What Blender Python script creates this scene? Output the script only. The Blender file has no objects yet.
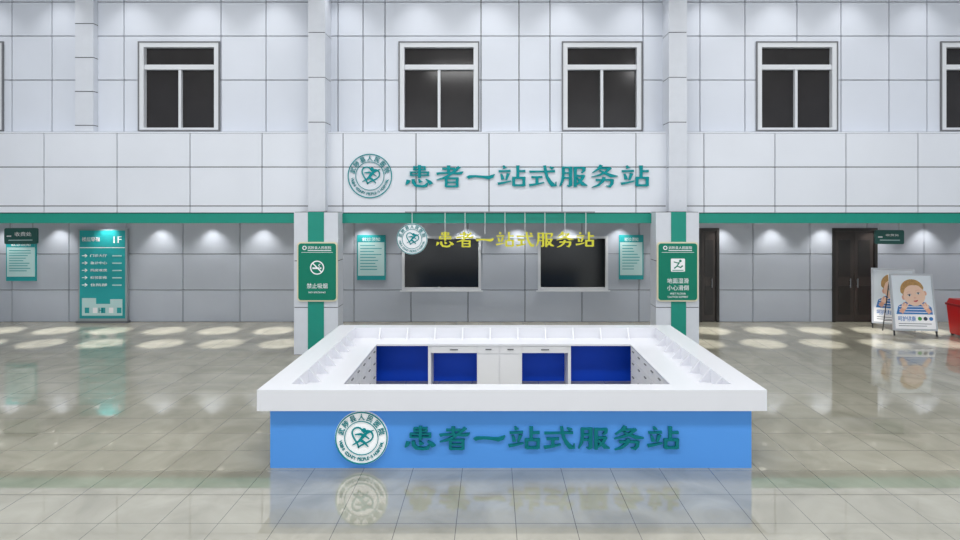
import bpy, math
from mathutils import Matrix, Vector

F=600.0; H=3.2; CX=492.0; HY=206.0
def PX(px,d): return (px-CX)*d/F          # metric X of a feature surveyed on plane at depth d
def PZ(py,d): return H-(py-HY)*d/F        # metric height

scene=bpy.context.scene
scene.view_settings.view_transform='Standard'
scene.view_settings.look='None'

def lin(c):
    return tuple(((v/255)/12.92 if v/255<=0.04045 else (((v/255)+0.055)/1.055)**2.4) for v in c)+(1,)

MATS={}
def mat(name,rgb,rough=0.5,metal=0,emit=0,spec=0.5,noise=0.0,nscale=6,alpha=None):
    if name in MATS: return MATS[name]
    m=bpy.data.materials.new(name); m.use_nodes=True
    nt=m.node_tree; b=nt.nodes['Principled BSDF']
    c=lin(rgb)
    b.inputs['Base Color'].default_value=c
    b.inputs['Roughness'].default_value=rough
    b.inputs['Metallic'].default_value=metal
    b.inputs['Specular IOR Level'].default_value=spec
    if emit:
        b.inputs['Emission Color'].default_value=c
        b.inputs['Emission Strength'].default_value=emit
    if noise>0:
        tc=nt.nodes.new('ShaderNodeTexCoord'); n=nt.nodes.new('ShaderNodeTexNoise')
        n.inputs['Scale'].default_value=nscale; n.inputs['Detail'].default_value=5
        r=nt.nodes.new('ShaderNodeValToRGB')
        r.color_ramp.elements[0].position=0.3; r.color_ramp.elements[1].position=0.7
        r.color_ramp.elements[0].color=tuple(v*(1-noise) for v in c[:3])+(1,)
        r.color_ramp.elements[1].color=tuple(min(1,v*(1+noise)) for v in c[:3])+(1,)
        nt.links.new(tc.outputs['Object'],n.inputs['Vector'])
        nt.links.new(n.outputs['Fac'],r.inputs['Fac'])
        nt.links.new(r.outputs['Color'],b.inputs['Base Color'])
    MATS[name]=m; return m

panel=mat('aluminium_panel_white',(212,217,227),0.35,noise=0.03,nscale=0.6)
panel2=mat('fascia_panel_white',(222,226,234),0.35,noise=0.03,nscale=0.6)
seam=mat('panel_seam_dark',(48,50,55),0.8)
greyp=mat('lobby_panel_grey',(180,186,197),0.3,noise=0.04,nscale=0.8)
green=mat('teal_green_trim',(0,140,122),0.4,noise=0.03)
colw=mat('column_cladding',(210,214,222),0.35,noise=0.02)
white=mat('white_paint',(245,245,248),0.4)
slabm=mat('white_solid_surface',(232,233,239),0.25,noise=0.01,nscale=2)
cabm=mat('white_laminate',(235,236,240),0.4)
blue=mat('sky_blue_laminate',(88,158,238),0.45,spec=.25,noise=0.02,nscale=1)
dblue=mat('royal_blue_panel',(8,76,220),0.45,spec=.3,noise=0.05,nscale=1)
teal=mat('teal_letter',(0,140,146),0.4,spec=.2)
tealb=mat('teal_letter_dark',(0,118,124),0.4,spec=.2)
yel=mat('yellow_letter',(204,200,50),0.4,emit=0.15)
glassd=mat('dark_glass',(44,42,43),0.12,spec=0.4,noise=0.15,nscale=1)
blackg=mat('black_screen',(28,30,32),0.15,noise=0.1,nscale=1)
frame=mat('window_frame_white',(214,217,222),0.35)
steel=mat('steel_wire',(150,152,155),0.3,0.9)
brown=mat('dark_door_wood',(58,51,48),0.4,noise=0.12,nscale=5)
dbrown=mat('door_frame_wood',(38,35,33),0.4,noise=0.1,nscale=5)
signg=mat('sign_green',(0,122,98),0.4,spec=.3,noise=0.03)
cream=mat('sign_border_cream',(222,214,186),0.4)
red=mat('red_plastic',(190,18,22),0.35,noise=0.05)
dred=mat('dark_red_plastic',(140,12,16),0.4)
black=mat('black_metal',(25,25,27),0.4)
pteal=mat('poster_teal',(40,160,164),0.4,spec=.3,noise=0.06,nscale=1.5)
plteal=mat('poster_light_teal',(190,222,222),0.4)
ceilm=mat('ceiling_paint',(225,225,225),0.8,noise=0.02)
lampm=mat('lamp_glow',(255,250,240),0.5,emit=.6)
gplast=mat('grey_plastic',(110,112,116),0.5)  # plain grey for handles, plinths, window flanges and board base

class B:
    def __init__(s): s.v=[]; s.f=[]; s.m=[]; s.mats=[]; s.M=None
    def mi(s,m):
        if m not in s.mats: s.mats.append(m)
        return s.mats.index(m)
    def add(s,vs,fs,m):
        o=len(s.v); k=s.mi(m)
        for v in vs:
            v=Vector(v)
            if s.M: v=s.M@v
            s.v.append(tuple(v))
        for f in fs: s.f.append(tuple(i+o for i in f)); s.m.append(k)
    def box(s,x0,x1,y0,y1,z0,z1,m):
        if x0>x1:x0,x1=x1,x0
        if y0>y1:y0,y1=y1,y0
        if z0>z1:z0,z1=z1,z0
        vs=[(x0,y0,z0),(x1,y0,z0),(x1,y1,z0),(x0,y1,z0),(x0,y0,z1),(x1,y0,z1),(x1,y1,z1),(x0,y1,z1)]
        s.add(vs,[(0,3,2,1),(4,5,6,7),(0,1,5,4),(1,2,6,5),(2,3,7,6),(3,0,4,7)],m)
    def frame4(s,x0,x1,z0,z1,w,y0,y1,m,wb=None,bottom=True):
        wb=w if wb is None else wb
        s.box(x0,x0+w,y0,y1,z0,z1,m); s.box(x1-w,x1,y0,y1,z0,z1,m)
        s.box(x0+w,x1-w,y0,y1,z1-w,z1,m)
        if bottom: s.box(x0+w,x1-w,y0,y1,z0,z0+wb,m)
    def prism(s,pts,y,t,m):
        n=len(pts)
        a=sum(pts[i][0]*pts[(i+1)%n][1]-pts[(i+1)%n][0]*pts[i][1] for i in range(n))
        if a<0: pts=pts[::-1]
        vs=[(p[0],y,p[1]) for p in pts]+[(p[0],y+t,p[1]) for p in pts]
        fs=[tuple(range(n)),tuple(range(2*n-1,n-1,-1))]+[(i,i+n,(i+1)%n+n,(i+1)%n) for i in range(n)]
        s.add(vs,fs,m)
    def ell(s,cx,cz,rx,rz,y,t,m,n=36,a0=0,a1=360):
        full=(a1-a0)>=360
        k=n if full else n+1
        s.prism([(cx+rx*math.cos(math.radians(a0+(a1-a0)*i/n)),cz+rz*math.sin(math.radians(a0+(a1-a0)*i/n))) for i in range(k)],y,t,m)
    def ring(s,cx,cz,ro,ri,y,t,m,n=56):
        vs=[];fs=[]
        for i in range(n):
            a=2*math.pi*i/n; c,q=math.cos(a),math.sin(a)
            vs+=[(cx+ro*c,y,cz+ro*q),(cx+ri*c,y,cz+ri*q),(cx+ro*c,y+t,cz+ro*q),(cx+ri*c,y+t,cz+ri*q)]
        for i in range(n):
            a=4*i; b=4*((i+1)%n)
            fs+=[(a,b,b+1,a+1),(a,a+2,b+2,b),(a+1,b+1,b+3,a+3),(a+2,a+3,b+3,b+2)]
        s.add(vs,fs,m)
    def rrect(s,x0,x1,z0,z1,r,y,t,m):
        pts=[]
        for cx,cz,a in ((x1-r,z1-r,0),(x0+r,z1-r,90),(x0+r,z0+r,180),(x1-r,z0+r,270)):
            for i in range(7):
                q=math.radians(a+15*i); pts.append((cx+r*math.cos(q),cz+r*math.sin(q)))
        s.prism(pts,y,t,m)
    def brush(s,pts,T,y,t,m):
        n=len(pts); Lf=[];Rt=[]
        for i,(x,z,w) in enumerate(pts):
            a=pts[max(i-1,0)]; c=pts[min(i+1,n-1)]
            dx,dz=c[0]-a[0],c[1]-a[1]; L=math.hypot(dx,dz) or 1
            nx,nz=-dz/L*w/2,dx/L*w/2
            Lf.append(T(x+nx,z+nz)); Rt.append(T(x-nx,z-nz))
        vs=[]
        for i in range(n): vs+=[(Lf[i][0],y,Lf[i][1]),(Rt[i][0],y,Rt[i][1]),(Rt[i][0],y+t,Rt[i][1]),(Lf[i][0],y+t,Lf[i][1])]
        fs=[(0,3,2,1),(4*n-4,4*n-3,4*n-2,4*n-1)]
        for i in range(n-1):
            a=4*i;b_=a+4
            for k in range(4): fs.append((a+k,a+(k+1)%4,b_+(k+1)%4,b_+k))
        s.add(vs,fs,m)
    def stroke(s,pts,w,y,t,m): s.brush([(x,z,w) for x,z in pts],lambda a,c:(a,c),y,t,m)
    def cyl(s,p0,p1,r0,m,n=12,r1=None):
        if r1 is None:r1=r0
        p0=Vector(p0);p1=Vector(p1);d=(p1-p0).normalized()
        u=d.orthogonal().normalized(); w=d.cross(u)
        vs=[]
        for p,r in ((p0,r0),(p1,r1)):
            for i in range(n):
                a=2*math.pi*i/n; vs.append(tuple(p+u*r*math.cos(a)+w*r*math.sin(a)))
        s.add(vs,[tuple(range(n))[::-1],tuple(range(n,2*n))]+[(i,(i+1)%n,(i+1)%n+n,i+n) for i in range(n)],m)
    def text(s,body,m,y,t=0.01,fit=None,pos=None,size=1,rot=0,bold=0.0):
        cu=bpy.data.curves.new('t','FONT'); cu.body=body; cu.size=1; cu.extrude=0.5; cu.offset=bold
        cu.resolution_u=3
        ob=bpy.data.objects.new('t',cu); scene.collection.objects.link(ob)
        bpy.context.view_layer.update()
        dg=bpy.context.evaluated_depsgraph_get(); e=ob.evaluated_get(dg); me=e.to_mesh()
        vs=[tuple(v.co) for v in me.vertices]; fs=[tuple(p.vertices) for p in me.polygons]
        e.to_mesh_clear(); bpy.data.objects.remove(ob); bpy.data.curves.remove(cu)
        if not vs: return
        xs=[v[0] for v in vs]; ys=[v[1] for v in vs]
        x0,x1,y0,y1=min(xs),max(xs),min(ys),max(ys)
        out=[]
        if fit:
            fx0,fx1,fz0,fz1=fit
            for v in vs:
                out.append((fx0+(v[0]-x0)/(x1-x0)*(fx1-fx0), y+t/2-v[2]*t, fz0+(v[1]-y0)/(y1-y0)*(fz1-fz0)))
        else:
            c,q=math.cos(rot),math.sin(rot); mx,my=(x0+x1)/2,(y0+y1)/2
            for v in vs:
                a,b=(v[0]-mx)*size,(v[1]-my)*size
                out.append((pos[0]+a*c-b*q, y+t/2-v[2]*t, pos[1]+a*q+b*c))
        s.add(out,fs,m)
    def done(s,name):
        xs=[v[0] for v in s.v];ys=[v[1] for v in s.v];zs=[v[2] for v in s.v]
        o=Vector(((min(xs)+max(xs))/2,(min(ys)+max(ys))/2,min(zs)))
        me=bpy.data.meshes.new(name)
        me.from_pydata([tuple(Vector(v)-o) for v in s.v],[],s.f)
        for m in s.mats: me.materials.append(m)
        me.polygons.foreach_set('material_index',s.m)
        me.update()
        ob=bpy.data.objects.new(name,me); ob.location=o
        scene.collection.objects.link(ob)
        return ob

def panels(b,xs,zs,d,th,gap,holes,m):
    for i in range(len(xs)-1):
        for j in range(len(zs)-1):
            rects=[(xs[i]+gap/2,xs[i+1]-gap/2,zs[j]+gap/2,zs[j+1]-gap/2)]
            for h in holes:
                nr=[]
                for r in rects:
                    a0,a1,c0,c1=r; h0,h1,k0,k1=h
                    if h1<=a0 or h0>=a1 or k1<=c0 or k0>=c1: nr.append(r); continue
                    if h0>a0: nr.append((a0,h0,c0,c1))
                    if h1<a1: nr.append((h1,a1,c0,c1))
                    m0,m1=max(a0,h0),min(a1,h1)
                    if k0>c0: nr.append((m0,m1,c0,k0))
                    if k1<c1: nr.append((m0,m1,k1,c1))
                rects=nr
            for r in rects:
                if r[1]-r[0]>.004 and r[3]-r[2]>.004: b.box(r[0],r[1],d,d+th,r[2],r[3],m)

XL,XR=-15.0,15.0
D_LOW=12.9; D_PIL=13.1; D_FAS=13.3; D_UP=13.6; D_BACK=16.55
ZC=2.82; ZTOP=8.7

# ---------------- floor
fm=bpy.data.materials.new('polished_marble_tile'); fm.use_nodes=True
nt=fm.node_tree; bs=nt.nodes['Principled BSDF']
geo=nt.nodes.new('ShaderNodeNewGeometry'); sep=nt.nodes.new('ShaderNodeSeparateXYZ')
nt.links.new(geo.outputs['Position'],sep.inputs[0])
def mn(op,a,b=None):
    n=nt.nodes.new('ShaderNodeMath'); n.operation=op
    for i,v in enumerate((a,b)):
        if v is None: continue
        if hasattr(v,'is_linked'): nt.links.new(v,n.inputs[i])
        else: n.inputs[i].default_value=v
    return n.outputs[0]
def line(o,ph):
    f=mn('FRACT',mn('DIVIDE',mn('ADD',o,ph),0.6))
    return mn('LESS_THAN',mn('ABSOLUTE',mn('SUBTRACT',f,0.5)),0.006)
g=mn('MAXIMUM',line(sep.outputs[0],0.06),line(sep.outputs[1],0.25))
noi=nt.nodes.new('ShaderNodeTexNoise'); noi.inputs['Scale'].default_value=1.3; noi.inputs['Detail'].default_value=8; noi.inputs['Distortion'].default_value=1.2
nt.links.new(geo.outputs['Position'],noi.inputs['Vector'])
cr=nt.nodes.new('ShaderNodeValToRGB')
cr.color_ramp.elements[0].position=.3; cr.color_ramp.elements[0].color=lin((150,147,132))
cr.color_ramp.elements[1].position=.7; cr.color_ramp.elements[1].color=lin((176,173,158))
nt.links.new(noi.outputs['Fac'],cr.inputs['Fac'])
mx=nt.nodes.new('ShaderNodeMix'); mx.data_type='RGBA'
nt.links.new(g,mx.inputs['Factor']); nt.links.new(cr.outputs['Color'],mx.inputs['A']); mx.inputs['B'].default_value=lin((98,95,88))
nt.links.new(mx.outputs['Result'],bs.inputs['Base Color'])
bs.inputs['Roughness'].default_value=0.025; bs.inputs['IOR'].default_value=2.45
b=B(); b.box(XL,XR,-6,D_BACK+.3,-.15,0,fm); b.done('floor')

# ---------------- lower back wall
doors=[(PX(699,D_BACK),PX(719,D_BACK),0,PZ(228,D_BACK)),(PX(832,D_BACK),PX(877,D_BACK),0,PZ(228,D_BACK))]
lwins=[(PX(402,D_BACK),PX(481,D_BACK),PZ(290,D_BACK),PZ(236,D_BACK)),(PX(538,D_BACK),PX(608,D_BACK),PZ(290,D_BACK),PZ(236,D_BACK))]
b=B(); b.box(XL,XR,D_BACK+.08,D_BACK+.3,0,ZC+.1,seam)
xs=[XL]+[PX(CX+57*i-24,D_BACK) for i in range(-8,9)]+[XR]
zs=[0,PZ(290,D_BACK),PZ(254,D_BACK),ZC+.1]
panels(b,xs,zs,D_BACK,.08,.02,doors+lwins,greyp); b.done('wall_back')

def lower_window(i,r):
    b=B(); x0,x1,z0,z1=r; w=.07
    b.box(x0,x1,D_BACK+.05,D_BACK+.078,z0,z1,blackg)
    b.frame4(x0,x1,z0,z1,w,D_BACK-.03,D_BACK+.06,frame)
    b.box(x0-.05,x1+.05,D_BACK-.05,D_BACK-.0,z0-.04,z0,frame)
    b.done('window_%d'%i)
lower_window(1,lwins[0]); lower_window(2,lwins[1])
def door(i,r,leaves):
    b=B(); x0,x1,z0,z1=r; w=.08
    b.frame4(x0,x1,z0,z1,w,D_BACK-.03,D_BACK+.07,dbrown,bottom=False)
    n=leaves; L=(x1-x0-2*w)/n
    for k in range(n):
        a=x0+w+k*L; b.box(a+.005,a+L-.005,D_BACK+.02,D_BACK+.07,.01,z1-w-.005,brown)
        b.box(a+L*.2,a+L*.8,D_BACK+.012,D_BACK+.02,1.25,z1-w-.25,dbrown)
        b.box(a+L*.2,a+L*.8,D_BACK+.012,D_BACK+.02,.2,1.0,dbrown)
        hx=a+(.08 if k==n-1 and n>1 else L-.12)
        b.cyl((hx,D_BACK-.02,.95),(hx,D_BACK-.02,1.2),.015,steel)
        b.cyl((hx,D_BACK-.02,1.0),(hx,D_BACK+.02,1.0),.01,steel)
        b.cyl((hx,D_BACK-.02,1.15),(hx,D_BACK+.02,1.15),.01,steel)
    b.done('door_%d'%i)
door(1,doors[0],1); door(2,doors[1],2)

b=B(); b.box(XL,XR,D_FAS+.06,D_BACK+.3,ZC+.1,ZC+.2,ceilm); b.done('ceiling_lobby')
b=B(); b.box(XL,XR,-6,D_UP+.3,ZTOP,ZTOP+.2,ceilm); b.done('ceiling')
for nm,x in (('wall_left',XL),('wall_right',XR)):
    b=B(); sgn=-1 if x<0 else 1
    b.box(x,x+sgn*.2,-6,D_BACK+.3,0,ZTOP,panel); b.done(nm)

# upper wall
D=D_UP
uw=[]
for x0,x1 in ((140,219),(400,478),(563,641),(757,836),(941,1020),(-76,3)):
    uw.append((PX(x0,D),PX(x1,D),PZ(130,D),PZ(43,D)))
b=B(); b.box(XL,XR,D+.12,D+.3,ZC+.2,ZTOP,seam)
xs=[XL]+[PX(x,D) for x in (-50,12,52,124,221,266,320,338,363,385,481,519,550,643,700,745,797,841,889,927)]+[XR]
zs=[ZC+.2,3.9]+[PZ(y,D) for y in (132,80,36,2,-34)]
panels(b,xs,zs+[ZTOP],D,.12,.02,uw,panel); b.done('wall_upper')
def upper_window(i,r):
    b=B(); x0,x1,z0,z1=r; w=.10; zt=z1-.54
    b.box(x0,x1,D+.09,D+.115,z0,z1,glassd)
    b.frame4(x0,x1,z0,z1,w,D-.03,D+.1,frame,wb=.05)
    b.box(x0+w,x1-w,D+.0,D+.1,zt-.06,zt+.05,frame)
    xc=(x0+x1)/2
    b.box(xc-.03,xc+.03,D+.01,D+.1,z0+.05,zt-.06,frame)
    b.frame4(x0-.03,x1+.03,z0-.03,z1+.03,.03,D-.04,D-.001,gplast)
    b.done('window_%d'%(i+3))
for i,r in enumerate(uw): upper_window(i,r)

# fascia
b=B(); b.box(XL,XR,D_FAS+.05,D_UP,ZC,PZ(133,D_FAS),seam)
D=D_FAS
xs=[XL]+[PX(x,D) for x in (-29,44,117,190,262,343,416,489,562,636,704,775,846,918)]+[XR]
zs=[PZ(213,D)]+[PZ(y,D) for y in (206,167,133)]
panels(b,xs,zs,D,.05,.02,[],panel2)
b.box(XL,XR,D+.02,D_UP,zs[-1],zs[-1]+.03,panel2); b.done('wall_fascia')
b=B(); b.box(XL,XR,D_FAS-.03,D_FAS+.05,ZC,PZ(213.5,D_FAS),green); b.done('trim_1')

b=B(); b.box(PX(80,D_UP),PX(98,D_UP),D_UP-.16,D_UP-.002,PZ(132,D_FAS)+.03,ZTOP,colw)
for k in range(8):
    z=5.0+.95*k*.8
    if z<ZTOP: b.box(PX(80,D_UP)-.002,PX(98,D_UP)+.002,D_UP-.163,D_UP-.002,z,z+.015,seam)
b.done('pilaster')

def column(x0,x1,ux0,ux1,sx0,sx1,name='column'):
    b=B(); X0,X1=PX(x0,D_LOW),PX(x1,D_LOW); zt=PZ(212,D_LOW)
    S0,S1=PX(sx0,D_LOW),PX(sx1,D_LOW)
    b.box(X0+.01,X1-.01,D_LOW+.01,D_FAS+.04,0,zt,seam)
    zz=[0.0,1.02,2.02,zt]
    for j in range(3):
        z0,z1=zz[j]+.008,zz[j+1]-.008
        b.box(X0,S0,D_LOW,D_LOW+.03,z0,z1,colw); b.box(S1,X1,D_LOW,D_LOW+.03,z0,z1,colw)
        b.box(X0,X0+.03,D_LOW+.03,D_FAS+.05,z0,z1,colw); b.box(X1-.03,X1,D_LOW+.03,D_FAS+.05,z0,z1,colw)
    b.box(S0,S1,D_LOW-.012,D_LOW+.03,0,zt,green)
    U0,U1=PX(ux0,D_PIL),PX(ux1,D_PIL)
    b.box(U0+.01,U1-.01,D_PIL+.01,D_UP,zt,ZTOP,seam)
    z=zt
    while z<ZTOP:
        z1=min(z+.98,ZTOP); b.box(U0,U1,D_PIL,D_UP,z+.008,z1-.008,colw); z+=.98
    b.done(name)
column(294,338,308,325,308,324)
column(656,699,669,687,671,686)

# ---------------- logo
def logo(b,cx,cz,r,y,mring,mbg,back=True):
    if back: b.ell(cx,cz,r,r,y,.03,mbg,64)
    t=.012; y2=y-t
    b.ring(cx,cz,r*.985,r*.945,y2,t,mring); b.ring(cx,cz,r*.64,r*.615,y2,t,mring)
    for i,ch in enumerate('武陟县人民医院'):
        a=math.radians(162-24*i); b.text(ch,mring,y2,t,pos=(cx+r*.79*math.cos(a),cz+r*.79*math.sin(a)),size=r*.26,rot=a-math.pi/2,bold=.004)
    s="WUZHI COUNTY PEOPLE'S HOSPITAL"
    for i,ch in enumerate(s):
        if ch==' ': continue
        a=math.radians(192+156*i/(len(s)-1)); b.text(ch,mring,y2,t,pos=(cx+r*.79*math.cos(a),cz+r*.79*math.sin(a)),size=r*.17,rot=a+math.pi/2,bold=.0)
    pts=[]
    for i in range(41):
        q=2*math.pi*i/40+.3
        hx=16*math.sin(q)**3; hz=13*math.cos(q)-5*math.cos(2*q)-2*math.cos(3*q)-math.cos(4*q)
        X=hx*.025; Z=(hz+2)*.025; ca,sa=math.cos(-.3),math.sin(-.3)
        pts.append((cx+r*(X*ca-Z*sa),cz+r*(X*sa+Z*ca)))
    b.stroke(pts[:36],r*.055,y2,t,mring)
    y3=y2-.003
    I=lambda a,c:(cx+a*r,cz+c*r)
    b.brush([(-.34,-.26,.02),(-.1,-.12,.08),(.06,.06,.12),(.2,.2,.1),(.46,.3,.02)],I,y3,t,mring)
    b.brush([(-.04,-.06,.1),(.12,-.16,.08),(.26,-.32,.03)],I,y3-.002,t,mring)
    b.brush([(-.24,.14,.03),(-.02,.16,.08),(.14,.1,.06),(.3,-.02,.03)],I,y3-.004,t,mring)
    b.ell(cx+.1*r,cz+.3*r,.08*r,.08*r,y3,t,mring,16)

# clerical-script glyphs as brush strokes (x,z,width) in a 100x100 box
def Hs(x0,x1,z,w=9,dz=0): return [(x0,z,w*1.1),((x0+x1)/2,z+dz*.4,w*.85),(x1,z+dz,w*1.15)]
def Vs(x,z0,z1,w=11,dx=0): return [(x,z0,w*1.1),(x+dx*.4,(z0+z1)/2,w*.9),(x+dx,z1,w)]
def Wave(x0,x1,z,w=10):
    L=x1-x0; return [(x0,z-3,w*1.3),(x0+L*.12,z+1,w),(x0+L*.5,z+2,w*.85),(x0+L*.78,z-1,w*1.15),(x0+L*.9,z+1,w*1.5),(x1,z+8,w*.25)]
def Bx(x0,x1,z0,z1,w=9): return [Vs(x0,z1,z0-3,w*1.1),Vs(x1,z1+w*.4,z0-3,w*1.1),Hs(x0-w*.5,x1+w*.4,z1,w),Hs(x0,x1,z0,w)]
G={
'患':Bx(32,70,84,97,6.5)+Bx(20,82,57,71,6.5)+[Vs(51,106,44,10),
   [(12,34,14),(9,22,13),(2,10,3)],[(28,38,10),(30,20,12),(38,7,12),(60,3,11),(74,6,13),(82,22,3)],[(48,38,4),(56,22,14)],[(74,38,4),(86,27,12),(94,14,14)]],
'者':[Hs(22,68,88,9),Vs(45,104,64,11),Wave(2,98,66,9),[(84,98,12),(66,76,10),(46,56,9),(24,42,9),(2,34,3)]]+Bx(36,76,3,42,9)+[Hs(36,76,23,7)],
'一':[[(2,44,14),(10,50,14),(30,52,10),(58,49,11),(78,45,17),(90,51,15),(100,62,2)]],
'站':[[(20,104,5),(26,90,14)],Hs(3,46,76,9,2),[(12,64,6),(16,50,10),(18,36,12)],[(38,66,12),(34,50,9),(30,34,7)],[(0,16,12),(20,20,9),(48,29,5)],
   Vs(72,104,46,11),Hs(72,99,76,10,1)]+Bx(57,94,8,44,10),
'式':[Hs(3,95,74,9,2),[(58,104,10),(61,76,10),(66,50,11),(76,26,14),(88,8,17),(98,6,8),(99,26,2)],[(76,98,5),(88,88,14)],
   Hs(10,50,48,9),Vs(30,48,16,11),[(2,8,12),(26,13,9),(56,22,5)]],
'服':[[(14,94,11),(14,60,10),(11,30,10),(2,4,4)],Vs(40,98,6,12),[(40,8,11),(34,4,9),(27,8,3)],Hs(10,44,94,9),Hs(14,40,68,8),Hs(14,40,44,8),
   Vs(57,97,0,11),Hs(54,92,92,9),[(89,94,11),(88,78,10),(80,68,5)],Hs(58,90,54,9),[(88,57,11),(80,36,10),(70,20,9),(56,6,3)],[(62,46,5),(74,28,10),(86,12,15),(100,6,4)]],
'务':[[(40,106,12),(30,88,10),(8,68,4)],Hs(32,74,90,9),[(73,93,12),(56,72,10),(34,58,9),(4,48,3)],[(34,80,5),(54,66,10),(76,54,15),(99,52,4)],
   Hs(20,80,34,9),[(79,37,12),(78,16,11),(70,2,11),(58,6,3)],[(50,48,11),(44,26,10),(28,8,9),(6,-2,3)]]}
TXT='患者一站式服务站'
def title(b,px0,px1,py0,py1,d,y,t,m):
    n=len(TXT); w=(px1-px0)/n
    Z0,Z1=PZ(py1,d),PZ(py0,d)
    for i,ch in enumerate(TXT):
        X0,X1=PX(px0+w*i+w*.05,d),PX(px0+w*i+w*.95,d)
        T=lambda x,z:(X0+(X1-X0)*x/100, Z0+(Z1-Z0)*z/104)
        for k,st in enumerate(G[ch]): b.brush([(x,z,ww*1.04) for x,z,ww in st],T,y-.0012*k,t+.0012*k,m)
d=D_FAS
b=B(); logo(b,PX(370,d),PZ(176,d),22.5*d/F,d-.012,teal,white,False)
title(b,404,650,165.5,187,d,d-.045,.045,teal); b.done('wall_sign_lettering')
# hanging sign
d=13.15
b=B(); logo(b,PX(412,d),PZ(239,d),15.5*d/F,d,teal,white,True)
title(b,435,595,232,247,d,d,.03,yel)
zr=PZ(212,d)
b.box(PX(405,d),PX(595,d),d+.0,d+.025,zr-.012,zr+.012,steel)
for x in (412,466,526,586): b.box(PX(x,d)-.01,PX(x,d)+.01,d+.025,D_FAS,zr-.01,zr+.01,steel)
for x in (412,445,465,485,505,525,545,565,586): b.cyl((PX(x,d),d+.012,PZ(234,d)),(PX(x,d),d+.012,zr),.006,white,6)
b.cyl((PX(434,d),d+.02,PZ(239,d)),(PX(597,d),d+.02,PZ(239,d)),.006,steel,6)
b.done('hanging_sign')

# ---------------- reception counter
b=B()
FX0,FX1=-2.71,3.17; SX0,SX1=-2.825,3.305; D0=7.33; SD0=7.21; SD1=11.15; D1=11.05
zt=.988; zb=.736; IW=.33; IL=.24
b.box(SX0,SX1,SD0,SD0+IL,zb,zt,slabm); b.box(SX0,SX1,SD1-IL,SD1,zb,zt,slabm)
b.box(SX0,SX0+IW,SD0+IL,SD1-IL,zb,zt,slabm); b.box(SX1-IW,SX1,SD0+IL,SD1-IL,zb,zt,slabm)
T=.06
b.box(FX0,FX1,D0,D0+T,0,zb,blue); b.box(FX0,FX0+T,D0+T,D1-T,0,zb,blue); b.box(FX1-T,FX1,D0+T,D1-T,0,zb,blue)
b.box(FX0,FX1,D1-T,D1,0,zb,blue)
DX0,DX1=-2.0,2.40; DD0,DD1=7.95,10.42; dz=.80; dt=.03
ax0,ax1=SX0+IW,SX1-IW; ay0,ay1=SD0+IL,SD1-IL
b.box(ax0,ax1,ay0,DD0,dz-dt,dz,slabm); b.box(ax0,ax1,DD1,ay1,dz-dt,dz,slabm)
b.box(ax0,DX0,DD0,DD1,dz-dt,dz,slabm); b.box(DX1,ax1,DD0,DD1,dz-dt,dz,slabm)
k=7.75
while k<10.6:
    for (a,c) in ((ax0,ax0+.16),(ax1,ax1-.16)):
        vs=[(a,k,dz),(c,k,dz),(a,k,zt),(a,k+.025,dz),(c,k+.025,dz),(a,k+.025,zt)]
        b.add(vs,[(0,1,2),(5,4,3),(0,3,4,1),(1,4,5,2),(2,5,3,0)],slabm)
    k+=.42
k=ax0+.45
while k<ax1-.2:
    vs=[(k,ay1,dz),(k,ay1-.12,dz),(k,ay1,zt),(k+.025,ay1,dz),(k+.025,ay1-.12,dz),(k+.025,ay1,zt)]
    b.add(vs,[(0,1,2),(5,4,3),(0,3,4,1),(1,4,5,2),(2,5,3,0)],cabm)
    k+=.5
for sx,f in ((DX0-.02,-1),(DX1+.02,1)):
    b.box(sx,sx+f*.45,8.0,10.4,.08,dz-dt,cabm)
    b.box(sx+f*.04,sx+f*.4,8.02,10.38,0,.08,gplast)
    for k in range(6):
        y0=8.0+.4*k
        for z0,z1 in ((.10,.33),(.34,.56),(.57,.765)):
            b.box(sx,sx-f*.015,y0+.008,y0+.392,z0,z1,cabm)
            b.box(sx-f*.015,sx-f*.03,y0+.15,y0+.25,z1-.055,z1-.04,gplast)
b.box(DX0,DX1,D0+T,DD0-.04,.08,dz-dt,cabm)
q=D1-T
b.box(FX0+.1,FX1-.1,q-.02,q,0,zb,dblue)
def sx(px,d): return PX(px,d)
yd=10.45
for x in (429.5,569.5): b.box(sx(x,yd)-.025,sx(x,yd)+.025,yd,q-.02,0,dz-dt,cabm)
b.box(sx(477,yd),sx(522,yd),yd,q-.02,.06,dz-dt,cabm)
for a,c in ((478,499),(500,521)):
    b.box(sx(a,yd),sx(c,yd),yd-.015,yd,.08,.62,cabm); b.box(sx(a,yd),sx(c,yd),yd-.015,yd,.635,.765,cabm)
    m=(a+c)/2; b.box(sx(m-3,yd),sx(m+3,yd),yd-.03,yd-.01,.70,.715,gplast)
for a,c in ((431,477),(522,568)):
    b.box(sx(a,yd),sx(c,yd),yd,yd+.4,.64,dz-dt,cabm)
    b.box(sx(a+.6,yd),sx(c-.6,yd),yd-.015,yd,.645,.76,cabm)
    m=(a+c)/2; b.box(sx(m-4,yd),sx(m+4,yd),yd-.03,yd-.01,.695,.71,gplast)
logo(b,PX(362,D0),PZ(437,D0),26.5*D0/F,D0-.03,teal,mat('logo_disc_white_glow',(252,252,254),.4,emit=.12),True)  # white disc glows faintly to make up for weak light on the front
title(b,403,680,426,448.5,D0,D0-.03,.03,tealb)
b.done('reception_counter')

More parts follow.
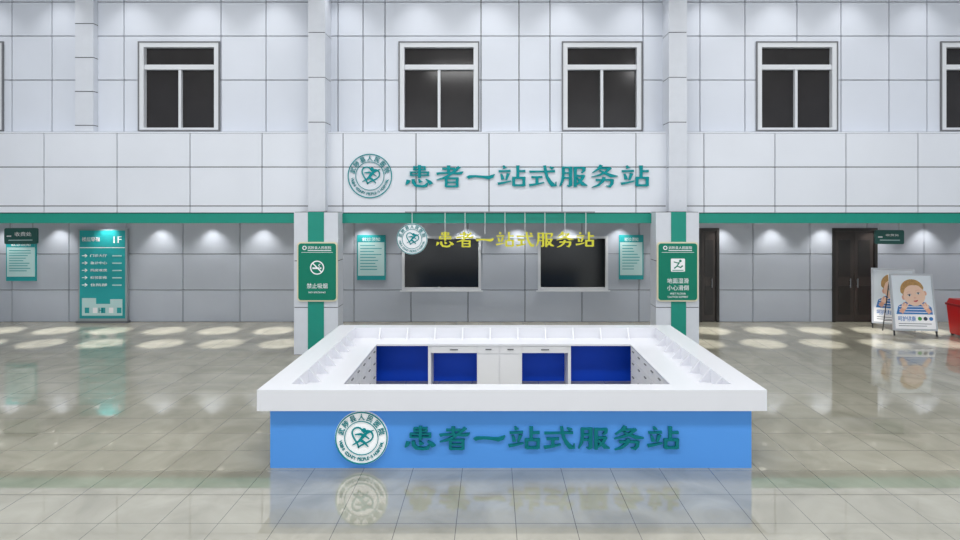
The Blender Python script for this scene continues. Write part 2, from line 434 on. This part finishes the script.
# ---------------- column signs
def colsign(x0,x1,kind):
    d=D_LOW-.05; b=B()
    X0,X1,Z0,Z1=PX(x0,d),PX(x1,d),PZ(301.5,d),PZ(242,d); w=X1-X0; h=Z1-Z0; cx=(X0+X1)/2
    b.rrect(X0,X1,Z0,Z1,.08,d,.038,cream)
    b.rrect(X0+.03,X1-.03,Z0+.03,Z1-.03,.06,d-.008,.008,signg)
    y=d-.014; t=.006
    b.text('武陟县人民医院',white,y,t,fit=(cx-.2,cx+.3,Z1-.155,Z1-.09)); b.ring(cx-.27,Z1-.125,.045,.028,y,t,white,24)
    b.box(cx-.2,cx+.3,y,y+t,Z1-.19,Z1-.175,white)
    b.box(X0+.1,X1-.1,y,y+t,Z1-.225,Z1-.218,white)
    if kind==0:
        zc=Z0+h*.57; r=.15
        b.ring(cx,zc,r,r*.84,y,t,white,40)
        b.box(cx-.1,cx+.05,y,y+t,zc-.03,zc+.005,white); b.box(cx+.06,cx+.09,y,y+t,zc-.03,zc+.005,white)
        b.stroke([(cx+.05,zc+.02),(cx+.03,zc+.05),(cx+.07,zc+.08)],.015,y,t,white)
        b.stroke([(cx-.105,zc+.105),(cx+.105,zc-.105)],.025,y-.002,t,white)
        b.text('禁止吸烟',white,y,t,fit=(cx-.22,cx+.22,Z0+.28,Z0+.39),bold=.0)
        b.text('NO SMOKING',white,y,t,fit=(cx-.18,cx+.18,Z0+.18,Z0+.215),bold=.0)
    else:
        zc=Z0+h*.62
        b.rrect(cx-.15,cx+.15,zc-.15,zc+.13,.02,y,t,white)
        y2=y-.004
        b.ell(cx+.05,zc+.08,.028,.028,y2,t,signg,16)
        b.stroke([(cx+.03,zc+.05),(cx-.02,zc-.03),(cx+.06,zc-.06),(cx+.1,zc-.02)],.03,y2,t,signg)
        b.stroke([(cx-.02,zc-.03),(cx-.08,zc-.08)],.025,y2-.001,t,signg)
        b.stroke([(cx+.02,zc+.03),(cx-.09,zc+.06)],.02,y2-.002,t,signg)
        b.stroke([(cx-.12,zc-.12),(cx+.12,zc-.12)],.015,y2,t,signg)
        b.text('地面湿滑',white,y,t,fit=(cx-.23,cx+.23,Z0+.39,Z0+.50),bold=.0)
        b.text('小心滑倒',white,y,t,fit=(cx-.23,cx+.23,Z0+.24,Z0+.35),bold=.0)
        b.text('WET FLOOR',white,y,t,fit=(cx-.17,cx+.17,Z0+.15,Z0+.19),bold=.0)
        b.text('CAUTION SLIPPERY',white,y,t,fit=(cx-.22,cx+.22,Z0+.08,Z0+.12),bold=.0)
    b.done('no_smoking_sign' if kind==0 else 'wet_floor_sign')
colsign(297,337.5,0); colsign(657,698.5,1)

# ---------------- wall posters
def poster(x0,x1,y0,y1,name,rows=9):
    d=D_BACK-.035; b=B(); X0,X1,Z0,Z1=PX(x0,d),PX(x1,d),PZ(y1,d),PZ(y0,d)
    b.box(X0,X1,d,D_BACK-.001,Z0,Z1,pteal); b.box(X0+.03,X1-.03,d-.005,d,Z0+.12,Z1-.03,plteal)
    b.box(X0+.03,X1-.03,d-.008,d-.005,Z1-.2,Z1-.03,pteal)
    b.text('就诊须知',white,d-.012,.004,fit=(X0+.15,X1-.15,Z1-.17,Z1-.07))
    w=X1-X0; n=rows
    import random; rd=random.Random(int(x0))
    for k in range(n):
        z=Z1-.28-k*(Z1-Z0-.5)/n
        b.box(X0+.09,X0+.09+(w-.18)*rd.uniform(.6,1),d-.008,d-.005,z-.02,z+.0,pteal)
    b.done(name)
poster(6,36,240,281,'notice_poster'); poster(357,385.5,235,280,'notice_poster'); poster(619,643.5,235,279.5,'notice_poster')

# directory board
d=D_BACK-.12; b=B(); X0,X1,Z0,Z1=PX(78,d),PX(127,d),0,PZ(229,d); w=X1-X0
b.box(X0,X1,d,d+.08,.05,Z1,mat('brushed_frame',(170,178,182),.3,.6))
b.box(X0-.03,X1+.03,d-.05,D_BACK-.005,0,.05,gplast)
b.box(X0+.05,X1-.05,d-.01,d,.12,Z1-.04,pteal)
b.box(X0+.05,X1-.05,d-.014,d-.01,Z1-.52,Z1-.5,white)
y=d-.018;t=.008
b.text('1F',white,y,t,fit=(X1-.36,X1-.14,Z1-.38,Z1-.2),bold=.0)
b.text('楼层导视',white,y,t,fit=(X0+.12,X0+.6,Z1-.34,Z1-.22))
for k in range(5):
    z=Z1-.68-k*.2
    b.text(['门诊大厅','急诊中心','药房收费','检验影像','住院部'][k],white,y,t,fit=(X0+.35,X0+.8,z-.085,z-.01))
    b.box(X0+.95,X1-.14,y,y+t,z-.07,z-.04,plteal)
    b.stroke([(X0+.12,z-.05),(X0+.26,z-.05)],.02,y,t,white); b.stroke([(X0+.2,z-.01),(X0+.26,z-.05),(X0+.2,z-.09)],.02,y-.001,t,white)
b.box(X0+.12,X1-.12,y,y+t,.2,.52,plteal); b.box(X0+.12,X0+.5,y,y+t,.52,.68,plteal); b.box(X1-.45,X1-.12,y,y+t,.52,.65,plteal)
for k in range(5): b.box(X0+.2+k*.22,X0+.32+k*.22,y-.004,y+t,.27,.42,white if k%2 else pteal)
b.text('H',tealb,y-.006,t,fit=(X0+.58,X0+.7,.28,.42))
b.done('directory_board')

# hanging lobby signs
def hsign(x0,x1,y0,y1,ang):
    d=15.2; b=B(); cx=PX((x0+x1)/2,d); w=(x1-x0)*d/F; Z0,Z1=PZ(y1,d),PZ(y0,d)
    b.M=Matrix.Translation((cx,d,0))@Matrix.Rotation(ang,4,'Z')
    w=w/math.cos(ang)
    b.rrect(-w/2,w/2,Z0,Z1,.04,-.04,.08,mat('dark_green_sign',(10,84,78),.4))
    b.text('收费处',white,-.046,.008,fit=(-w/2+.24,w/2-.12,Z0+.2,Z1-.1),bold=.0)
    b.stroke([(-w/2+.06,(Z0+Z1)/2),(-w/2+.16,(Z0+Z1)/2)],.03,-.046,.008,white)
    b.box(-w/2+.1,w/2-.1,-.046,-.04,Z0+.09,Z0+.11,plteal)
    for s in (-1,1): b.cyl((s*w*.35,0,Z1-.01),(s*w*.35,0,ZC+.1),.01,steel,8)
    b.done('hanging_direction_sign')
hsign(7,36,228,244,.15); hsign(876,902,230,244,-.15)

# ---------------- poster stands
skin=mat('print_skin',(242,206,184),.5); skin2=mat('print_skin_shade',(228,174,150),.5)
hair=mat('print_hair',(186,144,88),.5,noise=.2,nscale=20); pbg=mat('print_pale_blue',(232,240,248),.4)
pbl=mat('print_blue',(52,120,190),.4); eye=mat('print_eye',(50,60,80),.4); lip=mat('print_lip',(200,90,90),.4); pgr=mat('print_green',(60,150,70),.4)
def stand(cx,d,w,h,ang):
    b=B(); lean=math.radians(9)
    b.M=Matrix.Translation((cx,d,0))@Matrix.Rotation(ang,4,'Z')@Matrix.Rotation(-lean,4,'X')
    z0=.13*h/1.5; z1=h/math.cos(lean)
    b.box(-w/2,w/2,0,.03,z0,z1,white)
    fw=.045
    b.frame4(-w/2,w/2,z0,z1,fw,-.02,0,mat('aluminium_snap_frame',(190,194,200),.3,.4))
    X0,X1=-w/2+fw,w/2-fw; Z0,Z1=z0+fw,z1-fw; W=X1-X0; HH=Z1-Z0
    def U(u): return X0+u*W
    def V(v): return Z0+v*HH
    b.box(X0,X1,-.004,0,Z0,Z1,pbg)
    t=.002
    L=lambda k:-.004-.002*k
    ca,sa=math.cos(.22),math.sin(.22)
    def R(u,v):
        x=(u-.52)*W; z=(v-.62)*HH; return (U(.55)+x*ca-z*sa, V(.60)+x*sa+z*ca)
    def E(u,v,ru,rv,k,m,n=28):
        pts=[]
        for i in range(n):
            a=2*math.pi*i/n; pts.append(R(u+ru*math.cos(a),v+rv*math.sin(a)))
        b.prism(pts,L(k),t,m)
    def RP(l,k,m): b.prism([R(*p) for p in l],L(k),t,m)
    def RS(l,w_,k,m): b.stroke([R(*p) for p in l],w_*W,L(k),t,m)
    b.prism([(U(.06),V(.27)),(U(.97),V(.27)),(U(.95),V(.40)),(U(.78),V(.50)),(U(.30),V(.50)),(U(.12),V(.42))],L(1),t,pbl)
    for q in (.31,.36,.41,.46): b.stroke([(U(.14),V(q)),(U(.9),V(q))],.018*W,L(2),t,white)
    E(.51,.74,.27,.19,3,hair)
    for a in range(5,180,10): E(.51+.25*math.cos(math.radians(a)),.745+.165*math.sin(math.radians(a)),.05,.045,3+.004*a,hair,10)
    E(.24,.645,.04,.045,4,skin2,16); E(.80,.645,.04,.045,4,skin2,16)
    RP([(.27,.72),(.245,.64),(.27,.56),(.33,.50),(.43,.455),(.52,.445),(.61,.455),(.71,.50),(.77,.56),(.795,.64),(.77,.72),(.70,.80),(.60,.84),(.44,.84),(.34,.80)],5,skin)
    RP([(.25,.70),(.28,.82),(.40,.90),(.62,.91),(.76,.83),(.79,.70),(.74,.79),(.66,.83),(.60,.825),(.5,.85),(.42,.83),(.34,.83),(.29,.78)],6,hair)
    for u in (.40,.63):
        E(u,.665,.042,.019,6,white,16); E(u,.665,.024,.019,7,eye,14); RS([(u-.05,.675),(u,.688),(u+.05,.675)],.008,8,eye); RS([(u-.05,.72),(u,.73),(u+.05,.72)],.010,7,skin2)
    E(.515,.598,.026,.012,6,skin2,14)
    RP([(.45,.545),(.47,.552),(.515,.548),(.56,.552),(.58,.545),(.555,.527),(.515,.518),(.475,.527)],6,lip)
    for s,u in ((1,.27),(-1,.80)):
        b.stroke([(U(u-s*.10),V(.30)),(U(u),V(.40))],.11*W,L(8),t,skin2)
        b.ell(U(u),V(.42),.075*W,.05*HH,L(9),t,skin,18)
        for k in range(4): b.stroke([(U(u+s*(-.02+.028*k)),V(.43)),(U(u+s*(.0+.036*k)),V(.495-.014*k))],.028*W,L(10+k*.3),t,skin if k%2 else skin2)
    b.box(X0,X1,L(12),-.004,Z0,V(.27),white)
    b.text('呵护健康',pbl,L(13),t,fit=(U(.08),U(.52),V(.14),V(.235)),bold=.01)
    for k,(u,mm) in enumerate(((.62,pgr),(.76,eye),(.90,pbl))): b.ell(U(u),V(.19),.05*W,.05*W,L(13),t,mm,18)
    for k in range(2): b.box(U(.08),U(.9-.12*k),L(13),L(12),V(.09-.04*k),V(.10-.04*k),eye)
    for s in (-1,1):
        b.box(s*(w/2-.02)-.015,s*(w/2-.02)+.015,0,.03,0.003,z0+.0,black)
    b.M=Matrix.Translation((cx,d,0))@Matrix.Rotation(ang,4,'Z')
    yt=math.sin(lean)*h+.02
    for s in (-1,1): b.cyl((s*(w/2-.04),yt,h-.05),(s*(w/2-.04),yt+.33,.012),.012,black,8)
    b.cyl((-w/2+.04,yt+.25,.28),(w/2-.04,yt+.25,.28),.008,black,8)
    b.done('poster_stand')
stand(PX(916,14.75),14.75,1.02,1.51,-.1)
stand(PX(893.5,15.5),15.5,.95,1.56,-.5)

# red bin
d=14.5; b=B(); x0=11.36; x1=x0+.62
def frus(x0,x1,y0,y1,z0,z1,tp,m):
    vs=[(x0+tp,y0+tp,z0),(x1-tp,y0+tp,z0),(x1-tp,y1-tp,z0),(x0+tp,y1-tp,z0),(x0,y0,z1),(x1,y0,z1),(x1,y1,z1),(x0,y1,z1)]
    b.add(vs,[(0,3,2,1),(4,5,6,7),(0,1,5,4),(1,2,6,5),(2,3,7,6),(3,0,4,7)],m)
frus(x0,x1,d,d+.5,.04,.74,.05,red)
b.box(x0-.02,x1+.02,d-.02,d+.52,.74,.79,dred)
b.prism([(x0,.79),(x1,.79),(x1-.06,.9),(x0+.06,.9)],d,.5,red)
b.box(x0+.12,x1-.12,d-.03,d-.0,.8,.86,black)
b.ring((x0+x1)/2,.42,.13,.09,d+.012,.03,white,24)
b.text('医疗垃圾',white,d+.02,.02,fit=(x0+.14,x1-.14,.16,.25))
for a in (x0+.08,x1-.12): b.cyl((a,d+.43,.045),(a+.04,d+.43,.045),.045,black,14)
b.box(x0+.08,x1-.08,d+.08,d+.16,0,.05,black)
b.done('trash_bin')

# ---------------- lights
def spot(x,y,z,e,ang,blend=.6,tilt=0,rad=.03,col=(1,.98,.95)):
    l=bpy.data.lights.new('downlight','SPOT'); l.energy=e; l.spot_size=math.radians(ang); l.spot_blend=blend; l.shadow_soft_size=rad; l.color=col
    o=bpy.data.objects.new('downlight_lamp',l); o.location=(x,y,z); o.rotation_euler=(tilt,0,0); scene.collection.objects.link(o)
fx=B()
x=-13.3
while x<13.4:
    z=ZC+.07
    spot(x,D_BACK-.33,z,65,95,.7)
    fx.cyl((x,D_BACK-.33,ZC+.1),(x,D_BACK-.33,ZC+.08),.06,lampm,16)
    x+=1.4
for yy,e,off in ((15.4,620,0),(13.95,520,.7)):
    x=-12.6+off
    while x<13.4:
        if not(-4.2<x<4.8):
            spot(x,yy,ZC+.07,e,22,.5,rad=.08)
            fx.cyl((x,yy,ZC+.1),(x,yy,ZC+.08),.06,lampm,16)
        x+=1.4
x=-13
while x<13.5:
    spot(x,D_UP-.6,ZTOP-.2,65,85,.8,col=(1,1,1))
    fx.cyl((x,D_UP-.6,ZTOP),(x,D_UP-.6,ZTOP-.15),.06,lampm,16)
    x+=1.62
fx.done('recessed_downlights')
def area(x,y,z,sx_,sy_,e,rx=0):
    l=bpy.data.lights.new('added_hall_fill','AREA'); l.shape='RECTANGLE'; l.size=sx_; l.size_y=sy_; l.energy=e
    o=bpy.data.objects.new('added_hall_fill',l); o.location=(x,y,z); o.rotation_euler=(rx,0,0); scene.collection.objects.link(o)
for x in (-8,0,8):  # unseen area fills, added under the ceiling to brighten hall and counter
    area(x,9,ZTOP-.05,5,1.2,180); area(x,3,ZTOP-.05,5,1.2,300)
w=bpy.data.worlds.new('hall_daylight'); scene.world=w; w.use_nodes=True
bg=w.node_tree.nodes['Background']; bg.inputs[0].default_value=(.90,.95,1,1); bg.inputs[1].default_value=1.16

cam=bpy.data.cameras.new('camera'); co=bpy.data.objects.new('camera',cam); scene.collection.objects.link(co)
cam.sensor_width=36; cam.lens=F/960*36; co.location=(0,0,H); co.rotation_euler=(math.pi/2,0,0)
cam.shift_x=-(CX-480)/960; cam.shift_y=-(270-HY)/960
cam.clip_end=200
scene.camera=co
